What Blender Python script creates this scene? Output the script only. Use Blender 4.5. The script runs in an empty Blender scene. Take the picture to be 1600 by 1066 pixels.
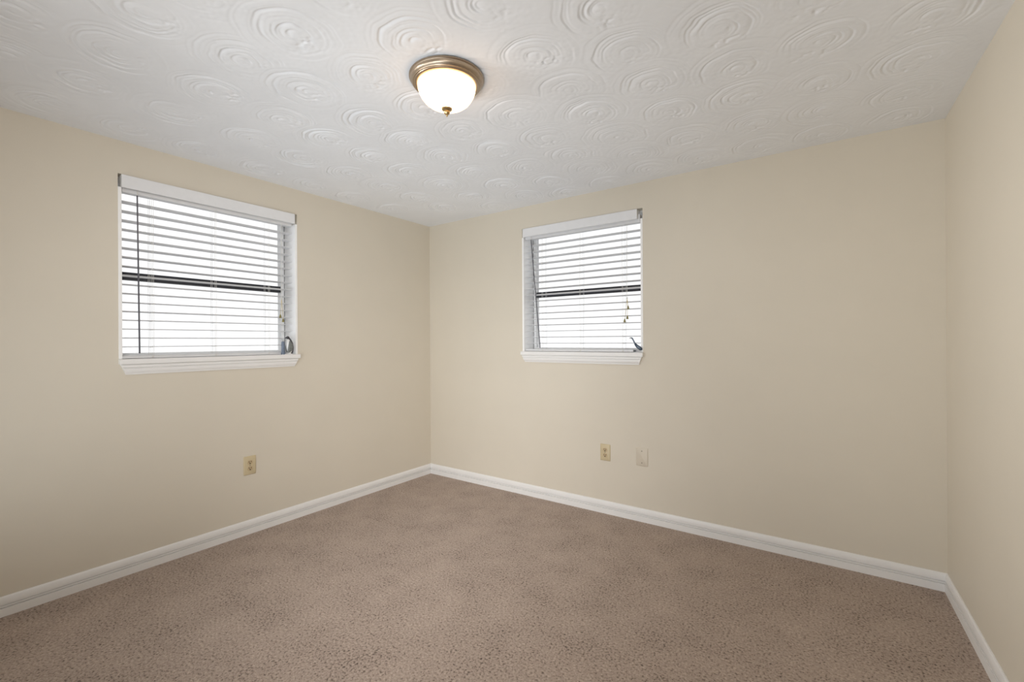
import bpy, bmesh, math, random
import numpy as np
from mathutils import Vector, Matrix

sin, cos, PI = math.sin, math.cos, math.pi
scene = bpy.context.scene
COL = scene.collection

# ---------------------------------------------------------------- camera, sky, exposure
H = 2.44                    # ceiling height
W = 3.7133                  # back wall length
AL, AR = -0.0124, 0.0128    # the side walls splay by about 0.7 degrees
DEPTH = 3.75                # how far the side walls run towards the viewer

F_PX, CY = 696.69, 532.25
YAW, ROLL = -0.6085, -0.0056
cam_data = bpy.data.cameras.new('camera')
cam_data.sensor_width = 36.0
cam_data.lens = F_PX / 1600 * 36
cam_data.shift_y = -(533 - CY) / 1600
cam_data.clip_start = 0.02
cam = bpy.data.objects.new('camera', cam_data)
COL.objects.link(cam)
fwd = Vector((sin(YAW), cos(YAW), 0))
rgt = Vector((cos(YAW), -sin(YAW), 0))
up = Vector((0, 0, 1))
r2 = rgt * cos(ROLL) + up * sin(ROLL)
u2 = up * cos(ROLL) - rgt * sin(ROLL)
m = Matrix((r2, u2, -fwd)).transposed().to_4x4()
m.translation = Vector((3.1904, -3.1598, 1.3054))
cam.matrix_world = m
scene.camera = cam

scene.view_settings.view_transform = 'Standard'
scene.view_settings.look = 'None'
scene.view_settings.gamma = 1.0
scene.view_settings.use_curve_mapping = False
scene.view_settings.exposure = 0.0
scene.cycles.max_bounces = 10
scene.cycles.diffuse_bounces = 6
scene.cycles.transparent_max_bounces = 24
scene.cycles.caustics_reflective = False
scene.cycles.caustics_refractive = False

SKY = 1.4
world = bpy.data.worlds.new('overcast_sky')
scene.world = world
world.use_nodes = True
bg = world.node_tree.nodes['Background']
bg.inputs['Color'].default_value = (0.98, 0.99, 1.0, 1)
bg.inputs['Strength'].default_value = SKY

# added fill lights, unseen behind the viewer, to even out the room's brightness
FILL_LIGHTS = [  # place, aim, width, height, spread, watts, colour
    ((1.40, -3.70, 0.80), (1.60, -1.00, 1.78), 2.4, 1.2, 120, 20.0, (0.92, 1.0, 1.06)),
    ((0.30, -3.60, 1.50), (3.75, -1.20, 1.60), 0.6, 0.9, 60, 10.5, (1.0, 1.0, 0.98)),
    ((3.45, -3.65, 1.50), (0.00, -0.70, 1.60), 0.5, 0.9, 60, 2.5, (1.0, 0.97, 0.92)),
    ((2.20, -3.65, 0.50), (0.90, -0.50, 2.44), 0.9, 0.6, 60, 5.0, (0.92, 1.0, 1.06)),
    ((3.30, -3.65, 1.90), (0.00, -2.30, 1.90), 0.5, 0.9, 60, 3.2, (1.0, 1.0, 1.0)),
    ((2.40, -3.65, 1.60), (1.00, -0.80, 0.30), 0.9, 0.6, 58, 9.0, (1.0, 1.0, 1.0)),
]
for place, aim, bw, bh, spread, watts, colour in FILL_LIGHTS:
    sd = bpy.data.lights.new('fill_light', 'AREA')
    sd.shape = 'RECTANGLE'; sd.size, sd.size_y = bw, bh
    sd.spread = math.radians(spread)
    sd.energy = watts
    sd.color = colour
    sb = bpy.data.objects.new('fill_light', sd)
    COL.objects.link(sb)
    sb.location = place
    sb.rotation_euler = (Vector(aim) - Vector(place)).to_track_quat('-Z', 'Y').to_euler()
LAMP_W = 13.0               # the bulb in the ceiling fixture
LAMP_POS = (1.870, -1.744)

# ---------------------------------------------------------------- materials
def mat(name, color, rough=0.5, metal=0.0, spec=0.5):
    mt = bpy.data.materials.new(name)
    mt.use_nodes = True
    b = mt.node_tree.nodes['Principled BSDF']
    b.inputs['Base Color'].default_value = (*color, 1)
    b.inputs['Roughness'].default_value = rough
    b.inputs['Metallic'].default_value = metal
    b.inputs['Specular IOR Level'].default_value = spec
    return mt

def add_noise(mt, scale=60.0, amount=0.06, bump=0.0, bscale=200.0, dist=0.002, detail=3.0):
    """mottle the base colour a little and give the surface a fine relief"""
    nt = mt.node_tree
    b = nt.nodes['Principled BSDF']
    base = tuple(b.inputs['Base Color'].default_value)[:3]
    tc = nt.nodes.new('ShaderNodeTexCoord')
    n = nt.nodes.new('ShaderNodeTexNoise')
    n.inputs['Scale'].default_value = scale
    n.inputs['Detail'].default_value = detail
    nt.links.new(tc.outputs['Object'], n.inputs['Vector'])
    r = nt.nodes.new('ShaderNodeValToRGB')
    r.color_ramp.elements[0].position = 0.3
    r.color_ramp.elements[1].position = 0.7
    r.color_ramp.elements[0].color = (*[c * (1 - amount) for c in base], 1)
    r.color_ramp.elements[1].color = (*[min(1, c * (1 + amount)) for c in base], 1)
    nt.links.new(n.outputs['Fac'], r.inputs['Fac'])
    nt.links.new(r.outputs['Color'], b.inputs['Base Color'])
    if bump:
        n2 = nt.nodes.new('ShaderNodeTexNoise')
        n2.inputs['Scale'].default_value = bscale
        n2.inputs['Detail'].default_value = 2.0
        nt.links.new(tc.outputs['Object'], n2.inputs['Vector'])
        bp = nt.nodes.new('ShaderNodeBump')
        bp.inputs['Strength'].default_value = bump
        bp.inputs['Distance'].default_value = dist
        nt.links.new(n2.outputs['Fac'], bp.inputs['Height'])
        nt.links.new(bp.outputs['Normal'], b.inputs['Normal'])
    return mt

M = {}
M['wall'] = add_noise(mat('beige_wall_paint', (0.68, 0.625, 0.53), 0.55, spec=0.35), 3.0, 0.012, 0.25, 240.0, 0.001)
M['ceiling'] = add_noise(mat('white_ceiling_plaster', (0.845, 0.865, 0.90), 0.8, spec=0.2), 5.0, 0.02)
M['trim'] = add_noise(mat('white_trim_paint', (0.82, 0.81, 0.80), 0.38), 8.0, 0.015)
M['blind'] = add_noise(mat('white_faux_wood', (0.78, 0.785, 0.80), 0.4), 30.0, 0.015)
M['jamb'] = add_noise(mat('bright_white_jamb_paint', (0.92, 0.92, 0.92), 0.35), 8.0, 0.01)
M['vinyl'] = add_noise(mat('white_window_vinyl', (0.90, 0.91, 0.92), 0.4), 12.0, 0.01)
M['gasket'] = mat('grey_gasket', (0.26, 0.27, 0.28), 0.6)
M['rail'] = add_noise(mat('dark_metal_meeting_rail', (0.025, 0.027, 0.035), 0.5), 40.0, 0.1)
M['wand'] = mat('smoky_plastic_wand', (0.10, 0.10, 0.12), 0.25)
M['cord'] = mat('white_cord', (0.72, 0.71, 0.68), 0.8)
M['old_cord'] = mat('yellowed_cord', (0.62, 0.50, 0.24), 0.8)
M['tassel'] = add_noise(mat('olive_wood_tassel', (0.22, 0.19, 0.06), 0.5), 200.0, 0.2)
M['ivory'] = add_noise(mat('ivory_plastic', (0.585, 0.49, 0.315), 0.4), 20.0, 0.02)
M['ivory_dark'] = add_noise(mat('aged_ivory_plastic', (0.53, 0.41, 0.25), 0.4), 40.0, 0.04)
M['slot'] = mat('dark_slot', (0.03, 0.02, 0.015), 0.7)
M['plate'] = add_noise(mat('painted_blank_plate', (0.63, 0.565, 0.465), 0.45), 20.0, 0.02)
M['screw'] = mat('dull_steel_screw', (0.30, 0.27, 0.23), 0.45, 0.8)
M['nickel'] = add_noise(mat('brushed_warm_nickel', (0.46, 0.37, 0.28), 0.36, 1.0), 90.0, 0.05)
M['brass'] = add_noise(mat('antique_brass', (0.52, 0.37, 0.18), 0.3, 1.0), 90.0, 0.06)
M['bird_dark'] = add_noise(mat('charcoal_figurine_paint', (0.045, 0.045, 0.055), 0.4), 120.0, 0.2)
M['bird_grey'] = add_noise(mat('grey_figurine_paint', (0.17, 0.185, 0.18), 0.4), 120.0, 0.2)
M['bird_white'] = add_noise(mat('white_figurine_paint', (0.80, 0.80, 0.80), 0.4), 120.0, 0.03)
M['bird_blue'] = add_noise(mat('slate_blue_figurine_paint', (0.14, 0.18, 0.25), 0.4), 120.0, 0.2)
M['bird_navy'] = add_noise(mat('navy_figurine_paint', (0.03, 0.055, 0.09), 0.4), 120.0, 0.2)
M['ground'] = add_noise(mat('pale_concrete', (0.50, 0.49, 0.48), 0.9), 2.0, 0.1)

def carpet_material():
    mt = bpy.data.materials.new('brown_cut_pile_carpet')
    mt.use_nodes = True
    nt = mt.node_tree
    N, L = nt.nodes, nt.links
    b = N['Principled BSDF']
    b.inputs['Roughness'].default_value = 0.95
    b.inputs['Specular IOR Level'].default_value = 0.1
    b.inputs['Sheen Weight'].default_value = 0.12
    b.inputs['Sheen Roughness'].default_value = 0.6
    tc = N.new('ShaderNodeTexCoord')
    def noise(scale, detail=2.0, rough=0.5, dist=0.0):
        n = N.new('ShaderNodeTexNoise')
        n.inputs['Scale'].default_value = scale
        n.inputs['Detail'].default_value = detail
        n.inputs['Roughness'].default_value = rough
        n.inputs['Distortion'].default_value = dist
        L.new(tc.outputs['Object'], n.inputs['Vector'])
        return n
    def math_(op, a, c):
        x = N.new('ShaderNodeMath'); x.operation = op
        for i, v in enumerate((a, c)):
            if isinstance(v, (int, float)): x.inputs[i].default_value = v
            else: L.new(v, x.inputs[i])
        return x.outputs[0]
    tuft = noise(104.0, 3.0, 0.62, 0.3)            # yarn tufts and the gaps between them
    fine = noise(300.0, 2.0, 0.6)
    pile = noise(4.6, 4.0, 0.6)                  # where the pile leans one way or the other
    ramp = N.new('ShaderNodeValToRGB')
    els = ramp.color_ramp.elements
    els[0].position, els[0].color = 0.325, (0.048, 0.030, 0.023, 1)  # shade between the tufts painted into the colour
    els[1].position, els[1].color = 0.66, (0.56, 0.45, 0.375, 1)
    e = els.new(0.40); e.color = (0.225, 0.166, 0.132, 1)
    e = els.new(0.46); e.color = (0.385, 0.300, 0.247, 1)
    e = els.new(0.55); e.color = (0.430, 0.338, 0.279, 1)
    h = math_('ADD', math_('MULTIPLY', tuft.outputs['Fac'], 0.8), math_('MULTIPLY', fine.outputs['Fac'], 0.2))
    lean = math_('MULTIPLY', math_('SUBTRACT', pile.outputs['Fac'], 0.5), 0.20)
    L.new(math_('ADD', h, lean), ramp.inputs['Fac'])
    L.new(ramp.outputs['Color'], b.inputs['Base Color'])
    bp = N.new('ShaderNodeBump')
    bp.inputs['Strength'].default_value = 0.7
    bp.inputs['Distance'].default_value = 0.010
    L.new(h, bp.inputs['Height'])
    L.new(bp.outputs['Normal'], b.inputs['Normal'])
    return mt
M['carpet'] = carpet_material()

def glass_material():
    mt = bpy.data.materials.new('window_glass')
    mt.use_nodes = True
    nt = mt.node_tree
    nt.nodes.clear()
    out = nt.nodes.new('ShaderNodeOutputMaterial')
    mix = nt.nodes.new('ShaderNodeMixShader')
    tr = nt.nodes.new('ShaderNodeBsdfTransparent')
    tr.inputs['Color'].default_value = (0.90, 0.90, 0.90, 1)
    gl = nt.nodes.new('ShaderNodeBsdfGlossy')
    gl.inputs['Roughness'].default_value = 0.02
    fr = nt.nodes.new('ShaderNodeFresnel')
    fr.inputs['IOR'].default_value = 1.12
    nt.links.new(fr.outputs[0], mix.inputs[0])
    nt.links.new(tr.outputs[0], mix.inputs[1])
    nt.links.new(gl.outputs[0], mix.inputs[2])
    nt.links.new(mix.outputs[0], out.inputs[0])
    return mt
M['glass'] = glass_material()

def shade_material():
    """frosted glass of the lit fixture: glows, and lets the bulb behind it through"""
    mt = bpy.data.materials.new('lit_frosted_glass')
    mt.use_nodes = True
    nt = mt.node_tree
    nt.nodes.clear()
    out = nt.nodes.new('ShaderNodeOutputMaterial')
    mix = nt.nodes.new('ShaderNodeMixShader')
    mix.inputs[0].default_value = 0.35
    tr = nt.nodes.new('ShaderNodeBsdfTransparent')
    em = nt.nodes.new('ShaderNodeEmission')
    em.inputs['Color'].default_value = (1.0, 0.63, 0.34, 1)
    em.inputs['Strength'].default_value = 6.0
    nt.links.new(em.outputs[0], mix.inputs[1])
    nt.links.new(tr.outputs[0], mix.inputs[2])
    nt.links.new(mix.outputs[0], out.inputs[0])
    return mt
M['shade'] = shade_material()

# ---------------------------------------------------------------- helpers
class MB:
    """collects shapes and links them as one mesh object"""
    def __init__(self):
        self.bm = bmesh.new()
    def box(self, x0, x1, y0, y1, z0, z1, bevel=0.0):
        t = bmesh.new()
        vs = [t.verts.new((x, y, z)) for x in (x0, x1) for y in (y0, y1) for z in (z0, z1)]
        for f in ((0, 1, 3, 2), (4, 6, 7, 5), (0, 4, 5, 1), (2, 3, 7, 6), (0, 2, 6, 4), (1, 5, 7, 3)):
            t.faces.new([vs[i] for i in f])
        if bevel:
            bmesh.ops.bevel(t, geom=t.edges[:], offset=bevel, segments=2, affect='EDGES', profile=0.5)
        self._take(t)
        return self
    def _take(self, t):
        bmesh.ops.recalc_face_normals(t, faces=t.faces[:])
        me = bpy.data.meshes.new('tmp')
        t.to_mesh(me); t.free()
        self.bm.from_mesh(me)
        bpy.data.meshes.remove(me)
    def loft(self, rings, closed_ring=True, caps=True):
        """rings: list of equally long point lists, joined one to the next"""
        t = bmesh.new()
        R = [[t.verts.new(p) for p in ring] for ring in rings]
        n = len(R[0])
        for a, c in zip(R, R[1:]):
            for i in range(n if closed_ring else n - 1):
                j = (i + 1) % n
                t.faces.new((a[i], a[j], c[j], c[i]))
        if caps and closed_ring:
            t.faces.new(R[0][::-1]); t.faces.new(R[-1])
        self._take(t)
        return self
    def lathe(self, prof, cx=0, cy=0, seg=48):
        """prof: (radius, z) pairs, turned round the vertical axis"""
        t = bmesh.new()
        rings = []
        for r, z in prof:
            if r < 1e-6:
                rings.append([t.verts.new((cx, cy, z))])
            else:
                rings.append([t.verts.new((cx + r * cos(2 * PI * k / seg), cy + r * sin(2 * PI * k / seg), z)) for k in range(seg)])
        for a, c in zip(rings, rings[1:]):
            for k in range(seg):
                j = (k + 1) % seg
                if len(a) == 1 and len(c) == 1: continue
                if len(a) == 1: t.faces.new((a[0], c[j], c[k]))
                elif len(c) == 1: t.faces.new((a[k], a[j], c[0]))
                else: t.faces.new((a[k], a[j], c[j], c[k]))
        self._take(t)
        return self
    def tube(self, pts, radii, seg=12, squash=(1, 1)):
        """a round bar through pts; radii one number or one per point; squash flattens its section"""
        pts = [Vector(p) for p in pts]
        if isinstance(radii, (int, float)): radii = [radii] * len(pts)
        rings = []
        ref = Vector((0, 1, 0))
        for i, p in enumerate(pts):
            d = (pts[min(i + 1, len(pts) - 1)] - pts[max(i - 1, 0)]).normalized()
            a = d.cross(ref)
            if a.length < 1e-3: a = d.cross(Vector((1, 0, 0)))
            a.normalize()
            c = d.cross(a).normalized()
            rings.append([p + (a * cos(2 * PI * k / seg) * squash[0] + c * sin(2 * PI * k / seg) * squash[1]) * radii[i] for k in range(seg)])
        return self.loft(rings)
    def ball(self, c, r, seg=20, rings=12):
        t = bmesh.new()
        bmesh.ops.create_uvsphere(t, u_segments=seg, v_segments=rings, radius=1.0)
        for v in t.verts:
            v.co = Vector((c[0] + v.co.x * r[0], c[1] + v.co.y * r[1], c[2] + v.co.z * r[2]))
        self._take(t)
        return self
    def build(self, name, material, parent=None, smooth=False, subsurf=0):
        me = bpy.data.meshes.new(name)
        self.bm.to_mesh(me); self.bm.free()
        if smooth:
            me.polygons.foreach_set('use_smooth', [True] * len(me.polygons))
        me.materials.append(material)
        o = bpy.data.objects.new(name, me)
        COL.objects.link(o)
        if parent: o.parent = parent
        if smooth == 'auto':
            es = o.modifiers.new('split', 'EDGE_SPLIT'); es.split_angle = math.radians(35)
        if subsurf:
            s = o.modifiers.new('subdivision', 'SUBSURF'); s.levels = s.render_levels = subsurf
        return o

def empty(name, loc, rotz=0.0):
    o = bpy.data.objects.new(name, None)
    o.empty_display_size = 0.05
    COL.objects.link(o)
    o.location = loc
    o.rotation_euler = (0, 0, rotz)
    return o

def tag(o, label, cat, group=None):
    o['label'] = label
    o['category'] = cat
    if group: o['group'] = group
    return o

def structure(o, label=None):
    o['kind'] = 'structure'
    if label: o['label'] = label
    return o

# wall frames: local x runs to the right as seen from the room, y into the wall, z up
ROT_L, ROT_B, ROT_R = PI / 2 + AL, 0.0, -(PI / 2 - AR)
def left_pt(s, z=0.0):      # s metres from the corner along the left wall
    return (sin(AL) * s, -cos(AL) * s, z)
def right_pt(s, z=0.0):
    return (W + sin(AR) * s, -cos(AR) * s, z)

# ---------------------------------------------------------------- walls and floor
Z0, Z1 = 1.2135, 2.252          # window opening: top of the stool, head
W1 = (1.349, 2.374)             # window in the left wall, distances from the corner
W2 = (1.099, 2.135)             # window in the back wall, x
T = 0.22                        # wall thickness

def wall(name, length, loc, rot, hole=None, label=None, x_start=0.0):
    mb = MB()
    top, bot = H + 0.03, -0.03
    if hole:
        a, c = hole
        mb.box(x_start, a, 0, T, bot, top).box(c, length, 0, T, bot, top)
        mb.box(a, c, 0, T, bot, Z0 - 0.03).box(a, c, 0, T, Z1, top)
    else:
        mb.box(x_start, length, 0, T, bot, top)
    o = mb.build(name, M['wall'])
    o.location = loc
    o.rotation_euler = (0, 0, rot)
    return structure(o, label)

wall('wall_left', DEPTH, left_pt(DEPTH), ROT_L, (DEPTH - W1[1], DEPTH - W1[0]), 'beige painted wall with a window, on the left')
wall('wall_back', W + 0.3, (0, 0, 0), ROT_B, W2, 'beige painted wall with the smaller looking window, facing the viewer', x_start=-0.3)
wall('wall_right', DEPTH, right_pt(0), ROT_R, None, 'bare beige painted wall at the right edge')

# near wall with the open doorway the picture is taken from
DOOR = (2.72, 3.58, 2.05)
fw = MB()
fw.box(-0.3, DOOR[0], -DEPTH - T, -DEPTH, -0.03, H + 0.03).box(DOOR[1], W + 0.35, -DEPTH - T, -DEPTH, -0.03, H + 0.03)
fw.box(DOOR[0], DOOR[1], -DEPTH - T, -DEPTH, DOOR[2], H + 0.03)
structure(fw.build('wall_front', M['wall']), 'beige painted wall with the doorway, behind the viewer')
floor = MB().box(-0.15, W + 0.15, -DEPTH, 0.1, -0.06, 0.0).build('floor', M['carpet'])
structure(floor, 'brown speckled cut pile carpet')

def make_ceiling():
    """plaster ceiling with overlapping brushed swirls, as real relief"""
    step = 0.0034
    xs = np.arange(-0.06, W + 0.1, step)
    ys = np.arange(-DEPTH, 0.03, step)
    X, Y = np.meshgrid(xs, ys)
    rng = np.random.RandomState(7)
    def smooth_noise(cell):
        gx = int((xs[-1] - xs[0]) / cell) + 4
        gy = int((ys[-1] - ys[0]) / cell) + 4
        g = rng.rand(gy, gx)
        fx = (X - xs[0]) / cell; fy = (Y - ys[0]) / cell
        ix = fx.astype(int); iy = fy.astype(int)
        tx = fx - ix; ty = fy - iy
        tx = tx * tx * (3 - 2 * tx); ty = ty * ty * (3 - 2 * ty)
        return (g[iy, ix] * (1 - tx) * (1 - ty) + g[iy, ix + 1] * tx * (1 - ty)
                + g[iy + 1, ix] * (1 - tx) * ty + g[iy + 1, ix + 1] * tx * ty)
    n_mid, n_fine, n_big = smooth_noise(0.045), smooth_noise(0.014), smooth_noise(0.25)
    Hm = np.zeros_like(X)
    cols = [0.18, 0.575, 0.93, 1.28, 1.60, 1.93, 2.255, 2.57, 2.895, 3.19, 3.515]
    seen = {0: [-0.60, -0.98, -1.33, -1.676, -2.054, -2.383, -2.68],
            1: [-0.36, -0.68, -1.0, -1.30, -1.63, -1.932, -2.30, -2.63, -2.851],
            2: [-0.15, -0.46, -0.78, -1.09, -1.39, -1.693, -1.961, -2.27, -2.606, -2.881],
            3: [-0.22, -0.52, -0.83, -1.13, -1.40, -1.664, -2.025, -2.30, -2.621],
            4: [-0.10, -0.38, -0.70, -1.02, -1.33, -1.62, -1.941, -2.271],
            5: [-0.12, -0.43, -0.704, -0.987, -1.30, -1.64, -1.985, -2.30],
            6: [-0.20, -0.483, -0.769, -1.091, -1.352, -1.645, -1.972],
            7: [-0.194, -0.526, -0.887, -1.181, -1.445, -1.732],
            8: [-0.174, -0.499, -0.828, -1.088, -1.378],
            9: [-0.142, -0.472, -0.76, -1.087],
            10: [-0.14, -0.427, -0.725, -1.018]}
    swirls = []
    for c, cx in enumerate(cols):
        col = list(seen[c])
        while col[-1] > -DEPTH - 0.1:               # the part of the ceiling behind the frame
            col.append(col[-1] - rng.uniform(0.28, 0.34))
        for k, cy in enumerate(col):
            swirls.append((cx + (rng.uniform(-0.02, 0.02) if k >= len(seen[c]) else 0), cy))
    swirls.sort(key=lambda q: q[1])                 # each new swirl covers part of the one before
    for cx, cy in swirls:
        R = rng.uniform(0.185, 0.215)
        deep = 1.45 if cx < 1.75 else 1.05
        i0 = max(0, int((cx - R - xs[0]) / step)); i1 = min(len(xs), int((cx + R - xs[0]) / step) + 2)
        j0 = max(0, int((cy - R - ys[0]) / step)); j1 = min(len(ys), int((cy + R - ys[0]) / step) + 2)
        if i1 <= i0 or j1 <= j0: continue
        sl = (slice(j0, j1), slice(i0, i1))
        dx, dy = X[sl] - cx, Y[sl] - cy
        nm, nf = n_mid[sl], n_fine[sl]
        th = np.arctan2(dy, dx)
        e1, p1 = rng.uniform(0.02, 0.09), rng.uniform(0, 2 * PI)
        e2, p2 = rng.uniform(0.0, 0.05), rng.uniform(0, 2 * PI)
        r = np.hypot(dx, dy) * (1 + e1 * np.cos(th - p1) + e2 * np.cos(2 * th - p2)) + 0.012 * (nm - 0.5)
        turn = ((th - (PI / 2 + rng.uniform(-0.4, 0.4))) % (2 * PI)) / (2 * PI)   # 0..1 from the open end round
        r = r - 0.011 * turn                        # a slow spiral
        tilt = -PI / 2 + rng.uniform(-0.7, 0.7)
        face = 0.5 + 0.5 * np.cos(th - tilt)        # 1 on the side the stroke starts, 0 at its open end
        env = 0.14 + 0.86 * np.clip(face * 1.7 - 0.25, 0, 1)
        h = np.zeros_like(r)
        rk = rng.uniform(0.010, 0.018)
        while rk < R - 0.008:
            bold = rk < R * 0.72
            a = deep * rng.uniform(0.0020, 0.0046) if bold else rng.uniform(0.0006, 0.0016)
            w = rng.uniform(0.0032, 0.0048) if bold else 0.0032
            ph, wd = rng.uniform(0, 2 * PI), rng.uniform(0.15, 0.75)
            part = np.clip(wd + 0.6 * np.cos(th - ph), 0.12, 1)
            d = r - rk
            prof = np.where(d > 0, np.exp(-(d / w) ** 2), np.exp(-(d / (w * 2.4)) ** 2))   # steep outside, gentle inside
            h += a * part * env * prof
            rk += rng.uniform(0.011, 0.022) if bold else rng.uniform(0.006, 0.010)
        # torn plaster where the brush left the surface
        bx, by = rng.uniform(-0.03, 0.03), rng.uniform(0.045, 0.085)
        blob = np.exp(-((dx - bx) / 0.055) ** 2 - ((dy - by) / 0.026) ** 2)
        h += 0.0075 * blob * np.clip(nf - 0.45, 0, 1) * rng.uniform(0.5, 1.3)
        h += 0.0007 * (nf - 0.5) * np.clip(1 - r / R, 0, 1)
        cover = np.clip((R - r) / 0.03, 0, 1)
        cover = cover * cover * (3 - 2 * cover)
        Hm[sl] = Hm[sl] * (1 - cover * 0.92) + h * cover
    Hm += 0.00035 * (n_fine - 0.5) + 0.0012 * (n_big - 0.5)
    Z = H + Hm - 0.003
    ny, nx = X.shape
    co = np.stack([X, Y, Z], -1).reshape(-1, 3).astype(np.float32)
    idx = np.arange(nx * ny, dtype=np.int32).reshape(ny, nx)
    q = np.stack([idx[:-1, :-1], idx[1:, :-1], idx[1:, 1:], idx[:-1, 1:]], -1).reshape(-1, 4)   # faces look down
    me = bpy.data.meshes.new('ceiling')
    me.vertices.add(len(co)); me.vertices.foreach_set('co', co.ravel())
    me.loops.add(q.size); me.loops.foreach_set('vertex_index', q.ravel())
    me.polygons.add(len(q))
    me.polygons.foreach_set('loop_start', np.arange(0, q.size, 4, dtype=np.int32))
    me.polygons.foreach_set('use_smooth', np.ones(len(q), dtype=bool))
    me.update(calc_edges=True)
    me.materials.append(M['ceiling'])
    o = bpy.data.objects.new('ceiling', me)
    COL.objects.link(o)
    return structure(o, 'white plaster ceiling covered in brushed swirl texture')
make_ceiling()
roof = MB().box(-0.3, W + 0.3, -DEPTH, 0.3, H + 0.03, H + 0.15).build('ceiling_slab', M['ceiling'])
structure(roof)

# baseboards: one moulded profile run along each wall, mitred in the corners
BB = [(0.0, 0.0), (0.0135, 0.0), (0.0135, 0.0400), (0.0130, 0.0412), (0.0040, 0.0420), (0.0040, 0.0466), (0.0125, 0.0474), (0.0130, 0.0500),
      (0.0125, 0.0526), (0.0040, 0.0534), (0.0040, 0.0580), (0.0118, 0.0590), (0.0122, 0.0610), (0.0118, 0.0720), (0.0105, 0.0810),
      (0.0080, 0.0900), (0.0045, 0.0955), (0.0, 0.0965)]
def baseboard(name, p0, p1, n, m0, m1, label):
    """p0, p1: ends on the wall; n: into the room; m0, m1: how far each end runs on per metre of thickness"""
    d = (Vector(p1) - Vector(p0)).normalized()
    n = Vector(n)
    rings = []
    for p, k in ((p0, m0), (p1, m1)):
        rings.append([Vector(p) + n * (t + 0.0005) + d * (k * t) + Vector((0, 0, z - 0.002)) for t, z in BB])
    o = MB().loft(rings).build(name, M['trim'])
    return structure(o, label)
baseboard('baseboard_left', left_pt(DEPTH), (0, 0, 0), (cos(AL), sin(AL), 0), 0, -1, 'white grooved baseboard along the left wall')
baseboard('baseboard_back', (0, 0, 0), (W, 0, 0), (0, -1, 0), 1, -1, 'white grooved baseboard under the back window')
baseboard('baseboard_right', right_pt(0), right_pt(DEPTH), (-cos(AR), -sin(AR), 0), 1, 0, 'white grooved baseboard along the right wall')

# ---------------------------------------------------------------- windows
def make_window(name, loc, rot, w, label):
    """origin at the left lower corner of the opening, on the wall face"""
    root = structure(empty(name, loc, rot), label)
    h = Z1 - Z0
    J = 0.016                                   # jamb liner
    D = 0.150                                   # depth of the reveal
    j = MB()
    jt = h - 0.074                              # the liners stop behind the valance
    j.box(0, J, -0.002, D, 0, jt, 0.0012).box(w - J, w, -0.002, D, 0, jt, 0.0012).box(0, w, 0.06, D, h - J, h)
    j.build('jamb', M['jamb'], root)
    # stool and apron
    MB().box(-0.001, w + 0.006, -0.034, D, -0.029, 0.0, 0.003).build('window_stool', M['trim'], root)
    prof = [(0.0, -0.029), (0.0175, -0.029), (0.0175, -0.033), (0.0245, -0.0345), (0.0245, -0.046), (0.0235, -0.0475), (0.0160, -0.0490),
            (0.0160, -0.0520), (0.0215, -0.0540), (0.0205, -0.066), (0.0160, -0.076), (0.0110, -0.081), (0.0100, -0.0885), (0.0, -0.0885)]
    rings = []
    for end in (0, 1):
        ring = []
        for t, z in prof:
            inset = 0.004 + (-0.029 - z) * 0.42
            ring.append((inset if end == 0 else w - inset, -t - 0.0005, z))
        rings.append(ring)
    MB().loft(rings).build('apron', M['trim'], root)
    # sash window set deep in the opening
    y = D
    fr = MB()
    fr.box(0.0, J + 0.007, y, y + 0.03, 0, h).box(w - J - 0.007, w, y, y + 0.03, 0, h)
    fr.build('weatherstrip', M['gasket'], root)
    st = MB()
    a, c = J + 0.007, w - J - 0.007
    S = 0.022
    st.box(a, a + S, y - 0.004, y + 0.05, 0, h, 0.001).box(c - S, c, y - 0.004, y + 0.05, 0, h, 0.001)
    st.box(a + S, c - S, y, y + 0.05, 0.0, 0.030).box(a + S, c - S, y, y + 0.05, h - 0.030, h)
    st.build('sash', M['vinyl'], root)
    mz = 1.700 - Z0
    MB().box(a + S, c - S, y + 0.002, y + 0.046, mz - 0.0225, mz + 0.0225, 0.002).build('meeting_rail', M['rail'], root)
    MB().box(a + S - 0.004, c - S + 0.004, y + 0.022, y + 0.025, 0.02, mz).build('lower_pane', M['glass'], root)
    MB().box(a + S - 0.004, c - S + 0.004, y + 0.032, y + 0.035, mz, h - 0.02).build('upper_pane', M['glass'], root)
    return root
wL = W1[1] - W1[0]
wB = W2[1] - W2[0]
make_window('window_1', left_pt(W1[1], Z0), ROT_L, wL, 'single hung window in the left wall behind a blind')
make_window('window_2', (W2[0], 0, Z0), ROT_B, wB, 'single hung window in the back wall behind a blind')

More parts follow.
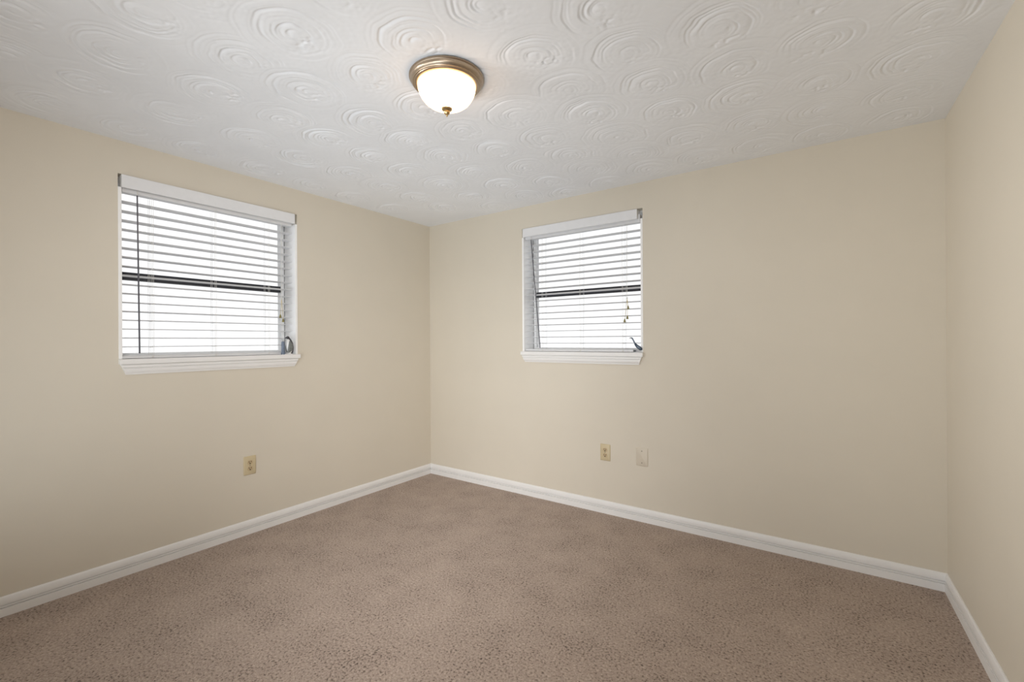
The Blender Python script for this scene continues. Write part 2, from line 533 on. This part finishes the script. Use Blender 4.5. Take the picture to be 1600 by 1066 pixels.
SLAT_Z0, PITCH, NS = 1.281 - Z0, 0.0515, 17
def make_blind(loc, rot, w, label, val, slat_x, rail_x, rail_tilt, wand, ladders, seed):
    rnd = random.Random(seed)
    root = tag(empty('window_blind', loc, rot), label, 'window blind', 'window blinds')
    h = Z1 - Z0
    v0, v1 = val
    zt, zb = 2.247 - Z0, 2.1745 - Z0
    # valance board with its short returns
    v = MB()
    v.box(v0, v1, -0.017, -0.009, zb, zt, 0.0015)
    v.box(v0, v0 + 0.006, -0.010, 0.035, zb + 0.004, zt - 0.002).box(v1 - 0.006, v1, -0.010, 0.035, zb + 0.004, zt - 0.002)
    v.box(v0 + 0.001, v1 - 0.001, -0.0185, -0.016, zb + 0.002, zb + 0.008, 0.001)
    v.build('valance', M['blind'], root)
    s0, s1 = slat_x
    MB().box(s0 + 0.002, s1 - 0.002, 0.014, 0.066, 2.158 - Z0, 2.215 - Z0, 0.002).build('headrail', M['blind'], root)
    # slats: thin, slightly crowned boards
    sl = MB()
    yc, half, th = 0.045, 0.030, 0.0019
    for k in range(NS):
        z = SLAT_Z0 + k * PITCH - 0.005 * sin(PI * k / (NS - 1))
        tl = math.radians(rnd.uniform(-1.2, 1.2) + 3.4)
        dz0, dz1 = rnd.uniform(-0.001, 0.001), rnd.uniform(-0.001, 0.001)
        rings = []
        for x, dz in ((s0, dz0), (s1, dz1)):
            ring = []
            for sgn in (1, -1):
                for u in ((-1, -0.5, 0, 0.5, 1) if sgn == 1 else (1, 0.5, 0, -0.5, -1)):
                    cz = 0.0012 * (1 - u * u) + sgn * th * (1 if abs(u) < 1 else 0.55)
                    yy = u * half
                    ring.append((x, yc + yy * cos(tl), z + dz + cz - yy * sin(tl)))
            rings.append(ring)
        sl.loft(rings)
    sl.build('slats', M['blind'], root)
    r0, r1 = rail_x
    z = 1.2245 - Z0
    rb = MB()
    rings = []
    for x, dz in ((r0, -rail_tilt), (r1, rail_tilt)):
        rings.append([(x, yc - 0.029, z - 0.008 + dz), (x, yc + 0.029, z - 0.008 + dz), (x, yc + 0.030, z + 0.005 + dz),
                      (x, yc + 0.022, z + 0.0085 + dz), (x, yc - 0.022, z + 0.0085 + dz), (x, yc - 0.030, z + 0.005 + dz)])
    rail = rb.loft(rings).build('bottom_rail', M['blind'], root)
    for x in (r0 - 0.0015, r1 + 0.0015):
        MB().box(x - 0.0022, x + 0.0022, yc - 0.026, yc + 0.026, z - 0.006, z + 0.006, 0.001).build('end_cap', M['gasket'], rail)
    for x in ladders:
        MB().ball((x, yc - 0.030, z - 0.003), (0.005, 0.003, 0.005), 10, 6).build('cord_plug', M['cord'], rail)
    for x in ladders:
        t = MB()
        for yy in (yc - half - 0.0015, yc + half + 0.0015):
            t.tube([(x - 0.004, yy, z), (x - 0.004, yy, 2.16 - Z0)], 0.0009, 6)
            t.tube([(x + 0.004, yy, z), (x + 0.004, yy, 2.16 - Z0)], 0.0009, 6)
        for k in range(NS):
            zz = SLAT_Z0 + k * PITCH - 0.005 * sin(PI * k / (NS - 1)) - 0.0030
            t.tube([(x, yc - half - 0.0015, zz), (x, yc + half + 0.0015, zz)], 0.0008, 6)
        t.build('ladder_cord', M['cord'], root)
    (xa, za), (xb, zb2) = wand
    wd = MB()
    wd.tube([(xa, 0.006, za), (xb, 0.002, zb2 + 0.02), (xb, 0.002, zb2)], [0.0038, 0.0044, 0.0046], 6)
    wo = wd.build('tilt_wand', M['wand'], root)
    MB().tube([(xa - 0.002, 0.012, za + 0.028), (xa, 0.004, za + 0.022), (xa, 0.006, za - 0.006)], 0.0022, 8).build('wand_hook', M['cord'], wo)
    return root

LB = DEPTH  # (left wall frame origin is at the near end)
sx = lambda s: W1[1] - s          # local x in window 1 from distance s to the corner
bx = lambda x: x - W2[0]
b1 = make_blind(left_pt(W1[1], Z0), ROT_L, wL, 'white slatted blind in the left wall window, dark wand near its left end',
                (0.013, wL - 0.024), (0.019, wL - 0.030), (0.018, wL - 0.106), 0.0, ((sx(2.287), 2.150 - Z0), (sx(2.281), 1.243 - Z0)),
                (sx(2.215), sx(1.885), sx(1.548)), 3)
b2 = make_blind((W2[0], 0, Z0), ROT_B, wB, 'white slatted blind in the back wall window, with yellowed cord tassels on its right',
                (0.016, wB - 0.036), (0.020, wB - 0.022), (0.020, wB - 0.080), 0.0, ((bx(1.185), 2.150 - Z0), (bx(1.270), 1.243 - Z0)),
                (bx(1.288), bx(1.632), bx(1.978)), 5)

def lift_cord(parent, x, pulls, z_top, z_knot):
    c = MB()
    c.tube([(x, 0.008, z_top), (x - 0.001, 0.008, z_knot)], 0.0016, 8)
    co = c.build('lift_cord', M['cord'], parent)
    MB().ball((x - 0.001, 0.008, z_knot), (0.005, 0.005, 0.007), 12, 8).build('cord_joiner', M['cord'], co)
    for (px, pz) in pulls:
        MB().tube([(x - 0.001, 0.008, z_knot), ((x + px) / 2 + 0.001, 0.006, (z_knot + pz) / 2), (px, 0.006, pz)], 0.0013, 6).build('pull_string', M['old_cord'], co)
        t = MB().lathe([(0.0, pz + 0.012), (0.003, pz + 0.011), (0.0052, pz + 0.004), (0.0082, pz - 0.010), (0.0084, pz - 0.014), (0.0, pz - 0.0145)], px, 0.006, 16)
        t.build('tassel', M['tassel'], co, smooth='auto')
lift_cord(b2, bx(2.016), [(bx(2.023), 1.545 - Z0), (bx(2.017), 1.472 - Z0), (bx(1.996), 1.449 - Z0)], 2.155 - Z0, 1.612 - Z0)
lift_cord(b1, sx(1.462), [(sx(1.472), 1.492 - Z0), (sx(1.452), 1.463 - Z0)], 2.155 - Z0, 1.620 - Z0)

# ---------------------------------------------------------------- figurines on the stools
def make_penguin_like(loc, rot):
    root = tag(empty('bird_figurine', loc, rot), 'small grey and white standing bird figurine on the left window stool', 'figurine')
    # local x right, y into the wall, z up; the bird looks to the left
    b = MB()
    prof = [(0.0, 0.012), (0.012, 0.013), (0.020, 0.030), (0.0235, 0.052), (0.021, 0.076), (0.0145, 0.096), (0.0095, 0.108), (0.0, 0.114)]
    rings = []
    for r, z in prof:
        lean = 0.010 - 0.10 * (z - 0.012) if z < 0.08 else 0.0032 - 0.25 * (z - 0.08)
        rr = max(r, 0.0008)
        rings.append([(lean + rr * cos(2 * PI * k / 24), rr * 0.72 * sin(2 * PI * k / 24), z) for k in range(24)])
    body = b.loft(rings).build('body', M['bird_white'], root, smooth=True)
    hd = MB().ball((-0.006, 0, 0.122), (0.0115, 0.0105, 0.0105))
    hd.build('head', M['bird_dark'], root, smooth=True)
    MB().tube([(-0.014, 0, 0.122), (-0.024, 0, 0.1195), (-0.031, 0, 0.116)], [0.0052, 0.0034, 0.0008], 10).build('beak', M['bird_dark'], root, smooth=True)
    MB().tube([(0.002, 0, 0.118), (0.011, 0, 0.104), (0.021, 0, 0.080), (0.0265, 0, 0.050), (0.024, 0, 0.018), (0.020, 0, 0.003)],
              [0.006, 0.0085, 0.0095, 0.0095, 0.0085, 0.005], 12, (1, 1.3)).build('back', M['bird_dark'], root, smooth=True)
    for s in (-1, 1):
        MB().tube([(0.002, s * 0.013, 0.098), (0.005, s * 0.0175, 0.075), (0.005, s * 0.0185, 0.050), (0.000, s * 0.015, 0.028), (-0.008, s * 0.011, 0.014)],
                  [0.003, 0.0140, 0.0185, 0.0150, 0.0030], 12, (1, 0.30)).build('wing', M['bird_grey'], root, smooth=True)
    for s in (-1, 1):
        MB().ball((0.004, s * 0.008, 0.006), (0.013, 0.006, 0.006), 12, 8).build('foot', M['bird_white'], root, smooth=True)
    # slate blue upright added beside the bird for the bluish window frame gap
    MB().lathe([(0.0, 0.0), (0.0135, 0.0), (0.0135, 0.012), (0.0115, 0.018), (0.0112, 0.060), (0.0122, 0.066), (0.0105, 0.094), (0.0, 0.096)], -0.040, 0.0, 20) \
        .build('frame_gap_upright', M['bird_blue'], root, smooth='auto')
    MB().box(-0.050, 0.022, -0.012, 0.012, 0.0, 0.004, 0.0015).build('base', M['bird_white'], root)
    return root
p = left_pt(1.424, Z0)
nl = Vector((cos(AL), sin(AL), 0))
make_penguin_like(Vector(p) + nl * 0.014, ROT_L)

def make_heron(loc, rot):
    root = tag(empty('heron_figurine', loc, rot), 'small slate blue long necked bird figurine on the back window stool', 'figurine')
    MB().tube([(0.036, 0, 0.016), (0.034, 0, 0.024), (0.022, 0, 0.032), (0.006, 0, 0.043), (-0.008, 0, 0.058), (-0.014, 0, 0.068)],
              [0.004, 0.0115, 0.0135, 0.0125, 0.0088, 0.0060], 14, (1, 0.9)).build('body', M['bird_navy'], root, smooth=True, subsurf=1)
    MB().tube([(-0.011, 0, 0.062), (-0.017, 0, 0.074), (-0.024, 0, 0.088), (-0.030, 0, 0.099), (-0.035, 0, 0.1055), (-0.0395, 0, 0.1065)],
              [0.0070, 0.0056, 0.0052, 0.0054, 0.0066, 0.0046], 12).build('neck', M['bird_blue'], root, smooth=True, subsurf=1)
    MB().tube([(-0.038, 0, 0.1065), (-0.046, 0, 0.1058), (-0.055, 0, 0.1050)], [0.0044, 0.0030, 0.0010], 8).build('beak', M['bird_dark'], root, smooth=True)
    for s in (-1, 1):
        MB().tube([(0.034, s * 0.0085, 0.026), (0.018, s * 0.0115, 0.038), (0.000, s * 0.0095, 0.052)], [0.002, 0.0095, 0.002], 10, (1, 0.3)) \
            .build('wing', M['bird_blue'], root, smooth=True)
        MB().tube([(0.014, s * 0.005, 0.028), (0.015, s * 0.005, 0.004)], 0.0016, 8).build('leg', M['bird_white'], root)
    MB().ball((0.014, 0, 0.003), (0.028, 0.014, 0.003)).build('base', M['bird_white'], root, smooth=True)
    return root
make_heron((2.092, -0.014, Z0), ROT_B)

# ---------------------------------------------------------------- outlets and blank plate
def rounded_plate(w, h, d, r=0.004):
    mb = MB()
    def ring(ww, hh, y, rr):
        pts = []
        for cx, cz, a0 in ((ww / 2 - rr, hh / 2 - rr, 0), (-ww / 2 + rr, hh / 2 - rr, PI / 2), (-ww / 2 + rr, -hh / 2 + rr, PI), (ww / 2 - rr, -hh / 2 + rr, 1.5 * PI)):
            for k in range(5):
                a = a0 + k * PI / 8
                pts.append((cx + rr * cos(a), y, cz + rr * sin(a)))
        return pts
    mb.loft([ring(w, h, 0.0, r), ring(w, h, -d * 0.35, r), ring(w - 0.004, h - 0.004, -d * 0.8, r), ring(w - 0.009, h - 0.009, -d, r)])
    return mb

def screw(parent, x, z, y, r=0.0034):
    o = MB().loft([[(x + rr * cos(2 * PI * k / 16), yy, z + rr * sin(2 * PI * k / 16)) for k in range(16)] for rr, yy in ((r, y + 0.001), (r, y - 0.0008), (r * 0.6, y - 0.0016))])
    o = o.build('screw', M['screw'], parent)
    MB().box(x - r * 0.8, x + r * 0.8, y - 0.0018, y - 0.0012, z - 0.0004, z + 0.0004).build('screw_slot', M['slot'], o)

def make_outlet(loc, rot, w, h, label):
    root = tag(empty('electrical_outlet', loc, rot), label, 'electrical outlet', 'duplex wall outlets')
    d = 0.0065
    rounded_plate(w, h, d).build('cover_plate', M['ivory'], root, smooth='auto')
    for s in (1, -1):
        zc = s * h * 0.165
        pts = []
        rr, fl = 0.0175, 0.0140
        for k in range(40):
            a = 2 * PI * k / 40
            pts.append((rr * cos(a), max(-fl, min(fl, rr * sin(a)))))
        ringf = lambda y, q: [(x * q, y, zc + z * q) for x, z in pts]
        rc = MB().loft([ringf(-d + 0.002, 1.0), ringf(-d - 0.0012, 1.0), ringf(-d - 0.0020, 0.94)]).build('receptacle', M['ivory_dark'], root, smooth='auto')
        y0, y1 = -d - 0.0026, -d - 0.0016
        MB().box(-0.0084, -0.0050, y0, y1, zc - 0.0010, zc + 0.0088).build('slot', M['slot'], rc)
        MB().box(0.0050, 0.0084, y0, y1, zc + 0.0002, zc + 0.0084).build('slot', M['slot'], rc)
        MB().loft([[(0.0042 * cos(2 * PI * k / 14), yy, zc - 0.0075 + 0.0042 * sin(2 * PI * k / 14)) for k in range(14)] for yy in (y1, y0)]).build('ground_hole', M['slot'], rc)
    screw(root, 0, 0, -d)
    return root
make_outlet(left_pt(1.690, 0.4645), ROT_L, 0.079, 0.126, 'ivory duplex outlet on the left wall, low below the left window')
make_outlet((1.842, 0, 0.458), ROT_B, 0.079, 0.124, 'ivory duplex outlet low on the back wall, left of the blank plate')

pl = tag(empty('blank_cover_plate', (2.122, 0, 0.464), ROT_B), 'plain beige blank wall plate with two screws, right of the back wall outlet', 'wall plate')
rounded_plate(0.086, 0.131, 0.006).build('cover_plate', M['plate'], pl, smooth='auto')
for s in (1, -1):
    screw(pl, 0, s * 0.042, -0.006, 0.0042)

# ---------------------------------------------------------------- ceiling light
lamp = tag(empty('ceiling_light', (LAMP_POS[0], LAMP_POS[1], H)), 'flush mounted ceiling light with bronze ring and glowing frosted dome', 'ceiling light')
pan = [(0.0, 0.002), (0.1460, 0.002), (0.1460, -0.0045), (0.1540, -0.0050), (0.1590, -0.0085), (0.1590, -0.0115), (0.1555, -0.0135), (0.1535, -0.0155),
       (0.1530, -0.0215), (0.1510, -0.0265), (0.1465, -0.0297), (0.1445, -0.0315), (0.1453, -0.0338), (0.1435, -0.0358), (0.1390, -0.0368), (0.1378, -0.0386),
       (0.1384, -0.0404), (0.1355, -0.0422), (0.1290, -0.0432), (0.1250, -0.0425), (0.1225, -0.0385), (0.1215, -0.0260), (0.0, -0.0200)]
MB().lathe(pan, seg=96).build('pan', M['nickel'], lamp, smooth='auto')
dome = [(0.1230, -0.0390), (0.1236, -0.0445), (0.1224, -0.0560), (0.1180, -0.0710), (0.1098, -0.0865), (0.0975, -0.1030), (0.0815, -0.1155),
        (0.0605, -0.1250), (0.0360, -0.1310), (0.0115, -0.1335), (0.0, -0.1337)]
MB().lathe(dome, seg=96).build('glass_shade', M['shade'], lamp, smooth=True)
fin = [(0.0, -0.1310), (0.0190, -0.1318), (0.0228, -0.1365), (0.0215, -0.1415), (0.0150, -0.1460), (0.0120, -0.1490), (0.0130, -0.1530), (0.0105, -0.1590),
       (0.0048, -0.1630), (0.0036, -0.1680), (0.0, -0.1735)]
MB().lathe(fin, seg=32).build('finial', M['brass'], lamp, smooth='auto')
ld = bpy.data.lights.new('bulb', 'AREA')
ld.shape = 'DISK'; ld.size = 0.19
ld.energy = LAMP_W
ld.color = (1.0, 0.94, 0.90)
bulb = bpy.data.objects.new('bulb', ld)
COL.objects.link(bulb)
bulb.parent = lamp
bulb.location = (0, 0, -0.050)

# ---------------------------------------------------------------- outdoors
g = MB().box(-14, 18, -16, 14, -0.30, -0.20).build('ground', M['ground'])
structure(g, 'pale ground outside the windows')
